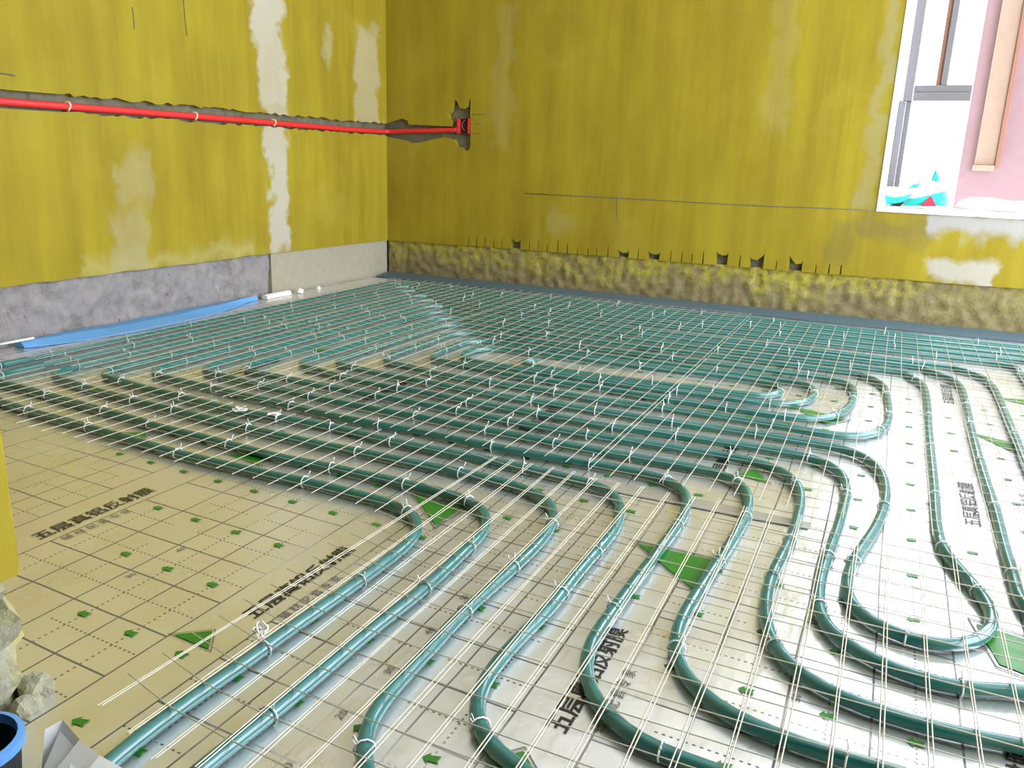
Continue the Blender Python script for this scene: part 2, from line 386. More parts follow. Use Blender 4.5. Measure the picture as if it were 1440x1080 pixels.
# right wall with a wide opening added to bring in daylight and the wall behind the camera, both out of view
wr = struct(empty('wall_right', (XR, 0, 0)))
box('masonry', XR, XR+.2, YF, .6, -.004, ZC, 'wall_plain', wr); box('masonry', XR, XR+.2, 3.85, YB+.25, -.004, ZC, 'wall_plain', wr)
box('masonry', XR, XR+.2, .6, 3.85, -.004, .1, 'wall_plain', wr); box('masonry', XR, XR+.2, .6, 3.85, 2.45, ZC, 'wall_plain', wr)
wf = struct(empty('wall_front', (0, YF, 0)))
box('masonry', XL, XR, YF-.2, YF, -.004, ZC, 'wall_plain', wf)

# door jamb: the end of the partition beside the photographer
pw = struct(empty('wall_partition', (-.95, .47, 0)))
jx, jy = -.865, .55
def jamb():
    vs, fs = [], []; zs = [.165+.02*i for i in range(0, 20)]+[.7, 1.2, ZC]; ring = []
    for zi, z in enumerate(zs):
        w1 = noise.noise(Vector((z*22, 1, 2)))*.003
        p = [(XL, .38), (jx+w1*.6, .38), (jx+w1*.4, .545+w1), (jx-.006, jy), (XL, jy)]
        ring.append([len(vs)+i for i in range(5)]); vs.extend((x, y, z) for x, y in p)
    for a, b in zip(ring, ring[1:]):
        for i in range(5): fs.append((a[i], a[(i+1) % 5], b[(i+1) % 5], b[i]))
    fs.append(tuple(ring[0][::-1])); fs.append(tuple(ring[-1]))
    link_mesh('plaster_coat', vs, fs, 'wall_plain', pw)
    vs, fs = [], []; ring = []; zs = [-.004+.0125*i for i in range(15)]
    for z in zs:
        row = []
        pl = [(-1.2, .385)]+[(jx-.004, .385+.0185*i) for i in range(9)]+[(jx-.03, .55), (-1.2, .548)]
        for i, (x, y) in enumerate(pl):
            h = noise.turbulence(Vector((x*26, y*26, z*26)), 3, False)*.035 if 0 < i < len(pl)-1 else 0
            h += ((.012 if .05 < z < .12 else 0)+max(0, .03-z)*.6) if 0 < i < len(pl)-1 else 0
            row.append(len(vs)); vs.append((x+h*.8-.02, y+(h*.3 if i > 8 else 0), z))
        ring.append(row)
    for a, b in zip(ring, ring[1:]):
        for i in range(len(a)-1): fs.append((a[i], a[i+1], b[i+1], b[i]))
    fs.append(tuple(ring[-1]))
    link_mesh('broken_mortar', vs, fs, 'mortar', pw)
jamb()

box('added_light_blocker', .42, XR, .24, .36, -.004, ZC, 'wall_plain', pw); box('door_lintel', jx-.02, .42, .24, .40, 2.1, ZC, 'wall_plain', pw)  # unseen right-hand piece added to block light from behind the camera
# window in the back wall
wn = struct(empty('window_1', (WX0, YB+.13, WZ0)))
def trimbox(*a): return box(*a)
prism('white_edge', [(WX0-.004, WZ0-.016), (WX0+.020, WZ0-.016), (WX0+.020, WZ1), (WX0-.002, WZ1)], 1, YB-.004, YB+.12, 'white', wn)
prism('sill', [(WX0+.0205, WZ0-.016), (WX1, WZ0-.026), (WX1, WZ0), (WX0+.0205, WZ0+.002)], 1, YB-.006, YB+.24, 'white', wn)
fy0, fy1 = YB+.15, YB+.20
k = (fy0)/YB                                         # frame stands a little deeper than the wall face
def fx(px, py): return onback(px, py, fy0)
xs0, xs1 = fx(1255, 200).x, fx(1277, 118).x
box('upstand', WX0+.021, .215, fy0-.03, fy1, WZ0+.0025, .588, 'white', wn)
box('outer_stile', -.060, -.030, fy0-.02, fy1, .5885, .949, 'frame', wn, .003)
box('reveal', -.0595, -.0455, fy0-.02, fy1, .9495, WZ1, 'white', wn)
box('stile', -.0295, -.008, fy0, fy1, .5885, .949, 'frame', wn, .003)
box('stile', -.045, -.008, fy0-.01, fy1, .9495, WZ1, 'frame', wn, .003)
box('transom', -.0075, .215, fy0-.01, fy1, .95, .985, 'frame', wn, .003)
box('transom_cap', -.0075, .215, fy0, fy1, .9855, 1.015, 'frame', wn, .003)
box('mullion', .092, .118, fy0, fy1, 1.0155, WZ1, 'frame', wn, .003)
box('mullion_gasket', .074, .0915, fy0+.01, fy1, 1.0155, WZ1, 'rust', wn, .002)
box('pane', -.0075, .0735, fy0+.024, fy0+.029, 1.0155, WZ1, 'glass', wn)
box('pane', .1185, .215, fy0+.024, fy0+.029, 1.0155, WZ1, 'glass', wn)
box('pane', -.0075, .215, fy0+.024, fy0+.029, .5885, .9495, 'glass', wn)
# outside: pink rendered wall of the next house with a plank on it
ow = tag(box('neighbour_wall', .255, 3.4, 4.85, 5.1, -.1, 1.78, 'pink'), 'pink rendered outside wall seen through the window behind the plank', 'wall')
pk = empty('timber_plank', (.36, 4.82, .69), 'pale timber plank with brown edge upright against the pink wall', 'plank')
box('board', .318, .405, 4.815, 4.849, .70, 1.76, 'wood', pk, .004)
box('edge_strip', .4055, .425, 4.80, 4.849, .69, 1.76, 'rust', pk, .003)
box('end_cap', .312, .405, 4.80, 4.849, .672, .6995, 'wood', pk, .004)

# ---------------------------------------------------------------- reflective foil on the floor
def foil(name, x0, x1, y0, y1, label, zoff=0.0):
    e = 0.03; nx = int((x1-x0)/e); ny = int((y1-y0)/e); vs, fs = [], []
    xs = [x0+(x1-x0)*i/nx for i in range(nx+1)]; ys = [y0+(y1-y0)*j/ny for j in range(ny+1)]
    cut = y0 < .5
    if cut:                                              # the sheet is trimmed round the door jamb
        xs[min(range(nx+1), key=lambda i: abs(xs[i]+.858))] = -.858; ys[min(range(ny+1), key=lambda j: abs(ys[j]-.562))] = .562
    for x in xs:
        for y in ys: vs.append((x, y, zoff+noise.noise(Vector((x*6, y*6, 3)))*.0005))
    for i in range(nx):
        for j in range(ny):
            if cut and xs[i+1] < -.857 and ys[j+1] < .563: continue
            a = i*(ny+1)+j; fs.append((a, a+ny+1, a+ny+2, a+1))
    return tag(link_mesh(name, vs, fs, 'foil', None, True), label, 'foil')
SEAM = 1.528
foil_near = foil('reflective_foil', XL+.01, 1.44, .39, SEAM, 'silver printed reflective foil on the floor between doorway and grey tape')
foil_far = foil('reflective_foil', XL+.01, 1.44, SEAM+.001, YB-.172, 'silver printed reflective foil on the floor from grey tape to window wall')

# print on the foil
TZ = .0011
def text_mesh(s):
    c = bpy.data.curves.new('print', 'FONT'); c.body = s; c.size = 1.0; c.resolution_u = 2; c.offset = 0.0
    o = bpy.data.objects.new('print', c); C.objects.link(o)
    bpy.context.view_layer.update()
    dg = bpy.context.evaluated_depsgraph_get(); me = bpy.data.meshes.new_from_object(o.evaluated_get(dg))
    bpy.data.objects.remove(o); bpy.data.curves.remove(c); return me
def text_bold(s, off):
    c = bpy.data.curves.new('print', 'FONT'); c.body = s; c.size = 1.0; c.resolution_u = 2; c.offset = off
    o = bpy.data.objects.new('print', c); C.objects.link(o); bpy.context.view_layer.update()
    dg = bpy.context.evaluated_depsgraph_get(); me = bpy.data.meshes.new_from_object(o.evaluated_get(dg))
    bpy.data.objects.remove(o); bpy.data.curves.remove(c); return me
def place_print(name, me, mat, x, y, sx, sy2, rot, label=None):
    host = foil_near if y < SEAM else foil_far
    me.materials.clear(); me.materials.append(M[mat])
    o = bpy.data.objects.new(name, me); C.objects.link(o); o.parent = host
    o.location = (x, y, TZ); o.rotation_euler = (0, 0, rot); o.scale = (sx, sy2, 1)
    if label: o['label'] = label
    return o
T1 = text_bold('五层真铝反射膜', .014); T2 = text_mesh('辅 材 配 套 专 家')
def slogan(x, y):
    place_print('printed_lettering', T1, 'ink', x+.012, y, .0355, .034, math.pi/2, 'black printed Chinese lettering')
    place_print('printed_lettering', T2, 'grey_ink', x+.052, y+.02, .0188, .020, math.pi/2, 'small grey printed Chinese lettering')
bands = [-1.75, -1.256, -.768, -.281, .215]
for i, x in enumerate(bands):
    dy = -.05*(x+.78)
    for yy in (.80+dy, 1.735+dy, 2.68+dy):
        if yy > 3.4 or (x < -1.3 and yy < 1): continue
        slogan(x, yy)
for k_, (x, y) in enumerate(((.33, 1.76), (.36, 1.76), (.39, 1.76))):
    place_print('printed_lettering', T2, 'grey_ink', x, y, .022, .02, math.pi/2)
nums = {n_: text_mesh(n_) for n_ in ('10', '20', '30', '40', '50')}
for x, y, s in ((-.515, .677, '20'), (-.513, .778, '30'), (-.513, .881, '40'), (-.513, .985, '50'), (-.026, .965, '50'), (-.026, .865, '40'), (-.515, .577, '10'), (-1.005, .80, '30'), (-1.005, .9, '40'), (-.026, 1.165, '30')):
    place_print('printed_number', nums[s], 'grey_ink', x, y, .017, .015, math.pi/2)
am = bpy.data.meshes.new('printed_arrow')
ap = [(-.011, 0), (-.003, .009), (-.003, .0045), (.010, .006), (.007, 0), (.010, -.006), (-.003, -.0045), (-.003, -.009)]
am.from_pydata([(x, y, 0) for x, y in ap], [], [tuple(range(8))]); am.materials.append(M['green'])
na = 0
for ci in range(-11, 11):
    x = -.534+.0985*(ci+.5)
    for ri in range(-2, 14):
        y = .70+.152*ri-.05*(x+.6)-.02
        txt = ci % 5 == 2
        if txt and (.72 < y < 1.12 or 1.65 < y < 2.05 or 2.6 < y < 3.0): continue
        if y < .3 or x < -.95*y-.35 or x > .55*y+.15: continue
        host = foil_near if y < SEAM else foil_far
        o = bpy.data.objects.new('printed_arrow', am); C.objects.link(o); o.parent = host
        o.location = (x, y, TZ+.0002); o.rotation_euler = (0, 0, random.uniform(-.2, .2)); na += 1
def logo(pts, outline=True):
    ym = sum(p[1] for p in pts)/len(pts); host = foil_near if ym < SEAM else foil_far
    link_mesh('printed_logo', [(x, y, TZ+.0004) for x, y in pts], [tuple(range(len(pts)))], 'green', host)
    cx = sum(p[0] for p in pts)/len(pts); cyy = ym
    if outline:
        vs = []; n_ = len(pts)
        for s in (1.16, 1.24): vs += [(cx+(x-cx)*s, cyy+(y-cyy)*s, TZ+.0003) for x, y in pts]
        link_mesh('printed_logo_outline', vs, [(i, (i+1) % n_, n_+(i+1) % n_, n_+i) for i in range(n_)], 'grey_ink', host)
for pts in ([(-.825, .718), (-.757, .714), (-.785, .750)], [(-.788, 1.293), (-.685, 1.195), (-.679, 1.282)],
            [(-.317, .708), (-.298, .655), (-.262, .69), (-.300, .727)], [(-.336, 1.301), (-.263, 1.232), (-.206, 1.181), (-.206, 1.30)],
            [(-.24, 1.73), (-.17, 1.714), (-.207, 1.788)], [(-.192, 2.354), (-.096, 2.224), (-.048, 2.302)], [(.255, 2.345), (.33, 2.23), (.372, 2.29)],
            [(-1.266, 1.29), (-1.162, 1.273), (-1.197, 1.328)], [(.190, 1.285), (.212, 1.18), (.27, 1.16), (.262, 1.268)],
            [(-1.60, 1.27), (-1.50, 1.26), (-1.53, 1.31)], [(.36, 1.62), (.44, 1.59), (.43, 1.66)], [(.35, 2.78), (.44, 2.73), (.42, 2.80)], [(-1.75, 2.2), (-1.65, 2.18), (-1.68, 2.26)]):
    logo(pts)

# grey tape over the joint
tp = [(-.50, SEAM-.020), (-.40, SEAM-.024), (-.28, SEAM-.022), (-.2, SEAM-.024), (-.07, SEAM-.018), (-.066, SEAM+.014), (-.2, SEAM+.02), (-.34, SEAM+.024), (-.43, SEAM+.026), (-.50, SEAM+.018)]
tag(prism('joint_tape', tp, 2, .0012, .0024, 'tape'), 'grey adhesive tape strip across the foil joint under the green pipes', 'tape')

# foam edge strips along the walls
def strip(name, sec, mat, label):
    """sec: list of cross-sections, each a list of points (closed)"""
    vs, fs = [], []; n_ = len(sec[0])
    for s in sec: vs += s
    for i in range(len(sec)-1):
        for j in range(n_): fs.append((i*n_+j, i*n_+(j+1) % n_, (i+1)*n_+(j+1) % n_, (i+1)*n_+j))
    fs.append(tuple(range(n_))); fs.append(tuple(range((len(sec)-1)*n_, len(sec)*n_)))
    o = link_mesh(name, vs, fs, mat); 
    bm = bmesh.new(); bm.from_mesh(o.data); bmesh.ops.recalc_face_normals(bm, faces=bm.faces[:]); bm.to_mesh(o.data); bm.free()
    return tag(o, label, 'foam strip')
sec = []
for i in range(24):
    y = 1.72+i*(2.86-1.72)/23; t = i/23; wd = .006+.125*math.sin(math.pi*min(1, t*1.02+.05))**.7+noise.noise(Vector((y*4, 0, 0)))*.012
    zb = .0015; h = .016+.006*noise.noise(Vector((y*5, 3, 0)))
    sec.append([(XL+.008, y, zb), (XL+.008, y, zb+h), (XL+.02+wd*.5, y, zb+h+.004), (XL+.02+wd, y, zb+.004), (XL+.02+wd, y, zb)])
strip('edge_strip', sec, 'blue', 'bright blue foam edge strip along the grey concrete foot of the wall')
sec = []
for i in range(40):
    x = XL+.02+i*(1.47-XL-.02)/39; wd = .13+noise.noise(Vector((x*3, 1, 0)))*.018; yb = YB-.018
    sec.append([(x, yb, -.003), (x, yb, .018), (x, yb-.04, .014), (x, yb-wd, .0055), (x, yb-wd, -.003)])
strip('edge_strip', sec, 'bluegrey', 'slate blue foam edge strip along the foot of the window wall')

# ---------------------------------------------------------------- heating pipes
PZ, PR = .0115, .0100
def W(l): return [onz(x, y, PZ) for x, y in l]
N = {}
N[1] = [(0,565),(25,572),(50,581),(75,587),(100,594),(150,608),(200,622.5),(250,638),(300,650),(345,660),(400,672),(442,680),(490,692.6),(521,700),(558,711),(581,722),(591,734),(590,747),(578,762.6),(560,778),(537,794),(480,836),(418,878),(389,898.5),(348,930),(301,961),(249,997),(194,1041),(155.5,1069.6),(120,1097)]
N[2] = [(17,542),(33,546),(55,552),(75,558),(100,565),(133,574),(183,587.5),(225,601),(275,613),(333,628),(400,645),(455,655),(508,667),(560,678),(599,688),(633,695),(664,705.5),(682,718.5),(687,734),(680,750),(664,765),(648,781),(620,807),(581,841.5),(552.6,862),(498,906),(464,935),(428,966),(387,999.6),(340,1037.5),(290,1075),(255,1103)]
N[3] = [(93,535),(108,541),(142,551),(175,560),(217,570),(267,582.5),(317,595),(367,607),(417,617.5),(450,625),(517,638),(583,652),(650,665),(708,678),(737,687),(760,697),(776,708),(781,721),(778.5,736),(768,752),(750,773),(700,818),(646,867),(607,911),(578.5,940),(552.5,968.5),(527,997),(511,1025),(506,1049),(510,1080),(524,1105)]
N[4] = [(175,537),(192,543),(222,550),(258,559),(303,570.5),(342,580),(400,589),(440,596),(475,602),(525,615),(583,628),(650,640),(708,652),(767,665),(804,674),(830,679),(851,687),(867,697),(873,710),(872,728.5),(864,747),(848.5,765),(830,785),(800,820),(771,860),(747,880),(727,901),(708.5,922),(690,943),(678,957),(668,978),(665,995),(665,1013),(672,1033),(688,1053),(708,1070),(727,1082),(770,1102)]
N[5] = [(238,532),(258,537.5),(300,546),(340,556),(380,564),(425,574),(475,586),(533,597.5),(583,605),(633,616),(692,628),(742,638),(800,647.5),(850,655),(903,666),(929,671),(949.6,679),(962.5,690),(968,702.6),(962.5,723),(952,741),(935,762),(920,783),(885,828),(861,862),(846,880),(830,904),(821,930),(820,947),(825,968),(836,989),(853,1009),(874,1027),(900,1046),(932,1060.5),(967,1073),(1010,1086),(1060,1100)]
N[6] = [(317,530),(337,535),(355,541),(392,547.5),(440,558),(475,565),(542,578),(600,587.5),(667,602),(733,614),(800,627),(875,640),(933,650),(992,661),(1017,667),(1033,673),(1045,683),(1053,695),(1055,707),(1050,724),(1037.5,746.6),(1023,770),(1008,792),(980,835),(960,867),(951,888),(947,911),(949.6,930),(960,950),(978,971),(1001,992),(1027,1008),(1050,1018),(1096,1038),(1151,1056),(1207,1074),(1300,1098)]
N[7] = [(383,529),(400,532),(450,542),(508,552),(567,563),(625,574),(700,590),(767,602),(833,613),(900,623),(967,633),(1025,642),(1050,647),(1075,653),(1097,660),(1113,671),(1123,683),(1127,697),(1126,710),(1121,732),(1110,762),(1097,787),(1085,810),(1077,838),(1076,861),(1078,886),(1088,914),(1107,936),(1132,955.6),(1165,975),(1207,992),(1248,1005.6),(1290,1019),(1345.6,1033),(1401,1044),(1440,1051),(1510,1060)]
N[8] = [(447,520),(467,527),(503,535),(550,545),(600,553),(667,567),(733,578),(800,590),(850,600),(917,608),(983,618),(1033,625),(1100,635),(1133,642),(1158,649),(1176,659),(1187,670),(1190,682),(1190,697),(1185,717),(1180,737),(1170,765),(1162,787),(1153,815),(1150,850),(1154,876),(1168,893),(1193,911),(1229,931),(1276,950),(1318,963.5),(1359,972),(1401,973),(1440,966)]
N[9] = [(500,518),(517,522),(558,530),(600,538),(667,551),(733,562),(800,572),(867,582),(925,592),(983,600),(1033,605.5),(1100,617),(1167,627),(1192,633),(1213,641),(1229,651),(1241,667),(1246,685),(1245,706),(1238,729),(1223,756),(1207,777),(1197,795),(1190,817),(1192,845),(1205,865),(1230,880),(1267,897),(1305,909),(1342,912),(1372,905),(1395,890),(1400,872),(1390,850),(1375,830),(1357,810),(1340,792),(1325,772),(1319,750),(1316,725),(1315,700),(1312,665),(1309,635),(1306,602),(1305,577),(1302,552),(1297,540),(1285,532),(1265,525),(1240,520)]
N[10] = [(570,515),(592,520),(633,530),(700,540),(767,550),(833,562),(883,568),(937,575),(988,583),(1040,590),(1100,600),(1133,606.5),(1167,612),(1200,614.5),(1218,613.5),(1236,607.5),(1247,598),(1250,583),(1249,567),(1247,553),(1243,543),(1233,535.5),(1217,529.5),(1200,526),(1180,522)]
N[11] = [(642,512),(667,517),(717,527),(750,533),(863,549),(917,559),(973,567),(1017,573),(1050,578),(1100,586.5),(1142,589.5),(1167,588),(1185,580),(1197,568),(1201,554),(1198,544),(1188,537.5),(1173,535),(1150,531),(1125,527)]
N[12] = [(690,513),(710,516),(738,520),(800,529),(917,546),(1005,557),(1033,562),(1067,566.5),(1092,568.5),(1117,568.5),(1132,566),(1142,560),(1146,552),(1143,545),(1133,540),(1117,537),(1100,534)]
N[13] = [(985,546),(1003,549.5),(1033,553.5),(1067,557),(1083,557),(1096,554),(1101,548),(1096,542.5),(1083,539.5),(1067,537),(1042,532)]
XK = {1: -2.36, 2: -2.26, 3: -2.165, 4: -2.045, 5: -1.95, 6: -1.845, 7: -1.755, 8: -1.65, 9: -1.565, 10: -1.455, 11: -1.345, 12: -1.26}
FL_ = {1: 2.53, 2: 2.62, 3: 2.715, 4: 2.83, 5: 2.94, 6: 3.045, 7: 3.16, 8: 3.27, 9: 3.37, 10: 3.465, 11: 3.56, 12: 3.65}
def V3(x, y): return Vector((x, y, PZ))
def lfillet(xk, y0, fy, xr):                          # from near row up the left side into the far row (points in travel order far->near reversed later)
    r = .085; out = [V3(xk, y0), V3(xk, y0+.12), V3(xk+.004, (y0+fy)/2), V3(xk, fy-r-.1), V3(xk, fy-r)]
    for a in (30, 60): out.append(V3(xk+r-r*math.cos(math.radians(a)), fy-r+r*math.sin(math.radians(a))))
    out += [V3(xk+r, fy), V3(xk+r+.12, fy)]
    return out
def rfillet(xr, fy, ylow):                            # off-frame right side: up X=xr and into the far row heading left
    r = .09; out = [V3(xr, ylow), V3(xr, (ylow+fy)/2), V3(xr, fy-r)]
    for a in (30, 60): out.append(V3(xr-r+r*math.cos(math.radians(a)), fy-r+r*math.sin(math.radians(a))))
    return out+[V3(xr-r, fy), V3(xr-r-.2, fy)]
R2 = W([(1437,855),(1430,825),(1420,795),(1412,767),(1405,737),(1397,707),(1390,688),(1380,655),(1370,620),(1362,585),(1357,561),(1351,544),(1340,534),(1320,526),(1292,520),(1255,512)])
R3 = W([(1455,680),(1440,647),(1430,620),(1417,590),(1405,560),(1395,542),(1382,531),(1362,523),(1330,516),(1292,511)])
loop_end = {8: [V3(.29, 1.095), V3(.318, 1.16), V3(.305, 1.26)]+R2,
            7: [V3(.33, .965), V3(.395, 1.02), V3(.41, 1.12), V3(.385, 1.4), V3(.355, 1.75)]+R3,
            6: [V3(.25, .83), V3(.40, .86), V3(.47, .95), V3(.465, 1.2)]+rfillet(.45, FL_[8]+.0, 1.6),
            5: [V3(.05, .735), V3(.35, .72), V3(.52, .78), V3(.565, .92), V3(.55, 1.2)]+rfillet(.55, FL_[9], 1.6),
            4: [V3(-.1, .61), V3(.35, .58), V3(.6, .64), V3(.66, .82), V3(.65, 1.2)]+rfillet(.65, FL_[10], 1.6),
            3: [V3(-.32, .5), V3(0, .45), V3(.4, .44), V3(.68, .5), V3(.76, .72), V3(.75, 1.2)]+rfillet(.75, FL_[11], 1.6)}
def near_turn(k):
    """rounded corner between left side and near row"""
    p = W(N[k])[0]; x = XK[k]
    y = p.y+.0
    return [V3(x, y+.07), V3(x+.006, y+.035), V3(x+.03, y+.008)]
spiral = []; brk = []
def far_left(j, k):                                   # far row j heading left, then down the left side to near row k
    t = lfillet(XK[k], W(N[k])[0].y+.12, FL_[j], 0); return t[::-1]
seq = [V3(-1.02, 2.44), V3(-1.06, 2.40), V3(-1.05, 2.365), V3(-.98, 2.35), V3(-.8, 2.345), V3(-.6, 2.348)]+W(N[13])
path = list(seq); parts_idx = []
for k in range(12, 1, -1):
    j = 13-k
    path += far_left(j, k); parts_idx.append(len(path)-3)
    if k in (12,): path += near_turn(k)
    else: path += near_turn(k)
    path += W(N[k])
    if k in loop_end: path += loop_end[k]
    if k == 2: path += [V3(-.57, .36), V3(-.56, .15), V3(-.55, -.3)]
def finish(seg, sm=4):
    p = resample(cat_rom(seg, .02), .026); p = smooth_path(p, sm)
    for i, q in enumerate(p):
        q.z = PZ+.0006*noise.noise(Vector((q.x*5, q.y*5, 7)))
    return p
dense = finish(path)
marks = [path[i] for i in parts_idx]
ids = [0]
for mpt in marks: ids.append(min(range(len(dense)), key=lambda i: (dense[i]-mpt).length))
ids.append(len(dense)-1)
hp = empty('heating_pipe', (-1.0, 2.4, 0), 'teal plastic heating pipe laid as a long flattened spiral over the foil', 'pipe')
pipe_runs = []
for a, b in zip(ids, ids[1:]):
    if b-a < 3: continue
    seg = dense[a:b+1]; pipe_runs.append(seg)
    v, f = tube_vf(seg, PR, 10); link_mesh('pipe_run', v, f, 'pipe', hp, True)
outer = [V3(1.4, FL_[12]), V3(.8, FL_[12]), V3(0, FL_[12]+.002), V3(-1.2, FL_[12])]+far_left(12, 1)+[V3(-2.36, 1.55), V3(-2.33, 1.42), V3(-2.2, 1.35)]+W(N[1])+[V3(-.655, .40), V3(-.65, .2), V3(-.66, -.3)]
od = finish(outer); pipe_runs.append(od)
hp2 = empty('heating_pipe', (-1.0, 1.3, 0), 'outermost teal heating pipe beside the bare foil, running out past the door jamb', 'pipe')
v, f = tube_vf(od, PR, 10); link_mesh('pipe_run', v, f, 'pipe', hp2, True)

# ---------------------------------------------------------------- wire mesh panels laid over the pipes
MZ = PZ+PR+.0026
WR = .00092
def wire(parent, a, b, seed, amp=.002, zamp=.0012, segs=8, r=WR, bend=0.0):
    path = []
    for i in range(segs+1):
        t = i/segs; p = a.lerp(b, t)
        nx_ = noise.noise(Vector((t*3.1*(b-a).length+seed, seed*1.7, 0)))*amp
        d = (b-a).normalized(); s = Vector((-d.y, d.x, 0))
        q = p+s*nx_; q.z = MZ+noise.noise(Vector((q.x*3, q.y*3, 1)))*zamp
        if bend: q.y += bend*math.exp(-(q.x-a.x)/.13)
        path.append(q)
    v, f = tube_vf(path, r, 4, False); link_mesh('wire', v, f, 'wire', parent, True)
def panel(label, x0, x1, y0f, y1f, pair=True, tilt=0.0, seed=1, lap=False):
    """y0f,y1f: functions of x giving front and back ends"""
    ym = (y0f((x0+x1)/2)+y1f((x0+x1)/2))/2
    e = empty('wire_mesh', ((x0+x1)/2, ym, 0), label, 'wire mesh', 'wire mesh panels over the pipes')
    rr = random.Random(seed); n_ = int(round((x1-x0)/.05))
    for i in range(n_+1):
        x = x0+i*(x1-x0)/n_+rr.uniform(-.002, .002); ya, yb = y0f(x)-rr.uniform(.005, .03), y1f(x)+rr.uniform(.0, .02)
        o0, o1 = ((-.020, .020) if i == 0 else (-.004, .008) if i == 1 else (0, 0)) if tilt else (0, 0)
        if tilt and i < 3: ya = (.548, .532, .514)[i]
        for s in ((-.0022, .0022) if pair else (0,)):
            L = yb-ya
            wire(e, Vector((x+s+o0, ya+rr.uniform(-.004, .004), MZ)), Vector((x+s+o1, yb, MZ)), i*3.3+s*100+seed)
    ylo = min(y0f(x0), y0f(x1), y0f((x0+x1)/2)); yhi = max(y1f(x0), y1f(x1))
    m_ = int((yhi-ylo)/.05)
    for j in range(m_+1):
        y = ylo+.012+j*.05+rr.uniform(-.002, .002)
        xs = [x0+(x1-x0)*t/40 for t in range(41)]; ok = [x for x in xs if y0f(x) <= y <= y1f(x)]
        if len(ok) < 3: continue
        xa, xb = ok[0]-(rr.uniform(.035, .05) if lap else .003), ok[-1]+.003
        wire(e, Vector((xa, y, MZ)), Vector((xb, y, MZ)), j*5.1+seed, r=WR*(1.1 if lap else .62), bend=.045 if lap else 0, segs=14 if lap else 8)
    return e
front_edge = lambda x: 1.24 if x < -1.93 else (1.24-(x+1.93)*.30 if x < -1.73 else 1.175)
panel('wire mesh panel on pipes at the doorway, its cut wire ends over the bare foil', -.735, .515, lambda x: .53 if x < -.3 else .50, lambda x: 1.50, tilt=.12, seed=1, lap=True)
panel('narrow wire mesh panel whose cut ends stop at the bare foil', -2.185, -.785, front_edge, lambda x: 1.53, pair=False, seed=2)
panel('wire mesh panel beside the grey concrete foot of the wall', -2.39, -1.54, lambda x: 1.59, lambda x: 3.70, pair=False, seed=3)
panel('wire mesh panel over the middle of the spiral, below the red conduit box', -1.525, -.525, lambda x: 1.585, lambda x: 3.70, pair=False, seed=4)
panel('wire mesh panel over the pipe bends in front of the window', -.515, .485, lambda x: 1.555, lambda x: 3.60, pair=False, seed=5)
panel('wire mesh panel over the straight pipes under the window, past the wide loops', .495, .745, lambda x: 1.555, lambda x: 3.60, pair=False, seed=6)

# ---------------------------------------------------------------- ties and knots
def tie_mesh(R, tails, seed):
    rr = random.Random(seed); vs, fs = [], []
    ring = [Vector((0, math.cos(a)*R, math.sin(a)*R)) for a in [2*math.pi*i/10 for i in range(10)]]
    ring.append(ring[0])
    v, f = tube_vf(ring, .0012, 4, False); vs += v; fs += f
    for s in range(tails):
        a = rr.uniform(.6, 2.5); p0 = Vector((0, math.cos(a)*R, math.sin(a)*R)); d = Vector((rr.uniform(-.6, .6), math.cos(a)*.6, .9)).normalized()
        b0 = len(vs); v, f = tube_vf([p0, p0+d*.006, p0+d*rr.uniform(.009, .015)+Vector((rr.uniform(-.003, .003), 0, 0))], .0009, 4)
        vs += v; fs += [tuple(i+b0 for i in q) for q in f]
    me = bpy.data.meshes.new('pipe_tie'); me.from_pydata([tuple(v) for v in vs], [], fs); me.materials.append(M['tie'])
    for p in me.polygons: p.use_smooth = True
    return me
ties = [tie_mesh(PR+.0022, t, i) for i, t in enumerate((2, 1, 2, 1))]
rt = random.Random(5); nt_ = 0
TIE_LABEL = {'left': 'white tie on one of the pipes running beside the grey wall foot', 'far': 'white tie on one of the close pipe rows before the window wall',
             'near': 'white tie on one of the long pipe rows between bare foil and spiral centre', 'bend': 'white tie on a pipe bend on the open printed foil near the doorway',
             'loop': 'white tie on a wide pipe loop on the bright foil below the window'}
TIE_GROUP = {'left': 'ties on the wall side pipes', 'far': 'ties on the rows before the window wall', 'near': 'ties on the long middle rows', 'bend': 'ties on the bends near the doorway', 'loop': 'ties on the loops below the window'}
def tie_zone(p):
    if p.x < -1.0 and p.y > 1.5 + max(0, (-1.25-p.x)*-.9) and p.x < -1.24 - .0 and p.y > 1.40+(p.x+2.25)*.9: return 'left'
    if p.y > 2.48: return 'far'
    if p.x > .0 or (p.x > -.3 and p.y > 2.2): return 'loop'
    if p.y > 1.25 and p.x < -.25-(1.9-p.y)*.45: return 'near'
    return 'bend'
for run in pipe_runs:
    i = rt.randint(2, 8)
    while i < len(run)-1:
        p = run[i]; t = (run[i+1]-run[i-1])
        vis = p.y > .55 and -2.38 < p.x < .46 and nt_ < 285
        c = cam.matrix_world.inverted() @ p
        if c.z < 0:
            px, py = 720-FPX*c.x/c.z, 540+FPX*c.y/c.z
            vis = vis and -5 < px < 1445 and py < 1085
        if vis:
            o = bpy.data.objects.new('pipe_tie', ties[rt.randint(0, 3)]); C.objects.link(o)
            o.location = p; o.rotation_euler = (0, 0, math.atan2(t.y, t.x)+rt.uniform(-.15, .15))
            zone = tie_zone(p); tag(o, TIE_LABEL[zone], 'tie', TIE_GROUP[zone]); nt_ += 1
        far = p.y > 2.4
        i += rt.randint(6, 13) if not far else rt.randint(12, 22)
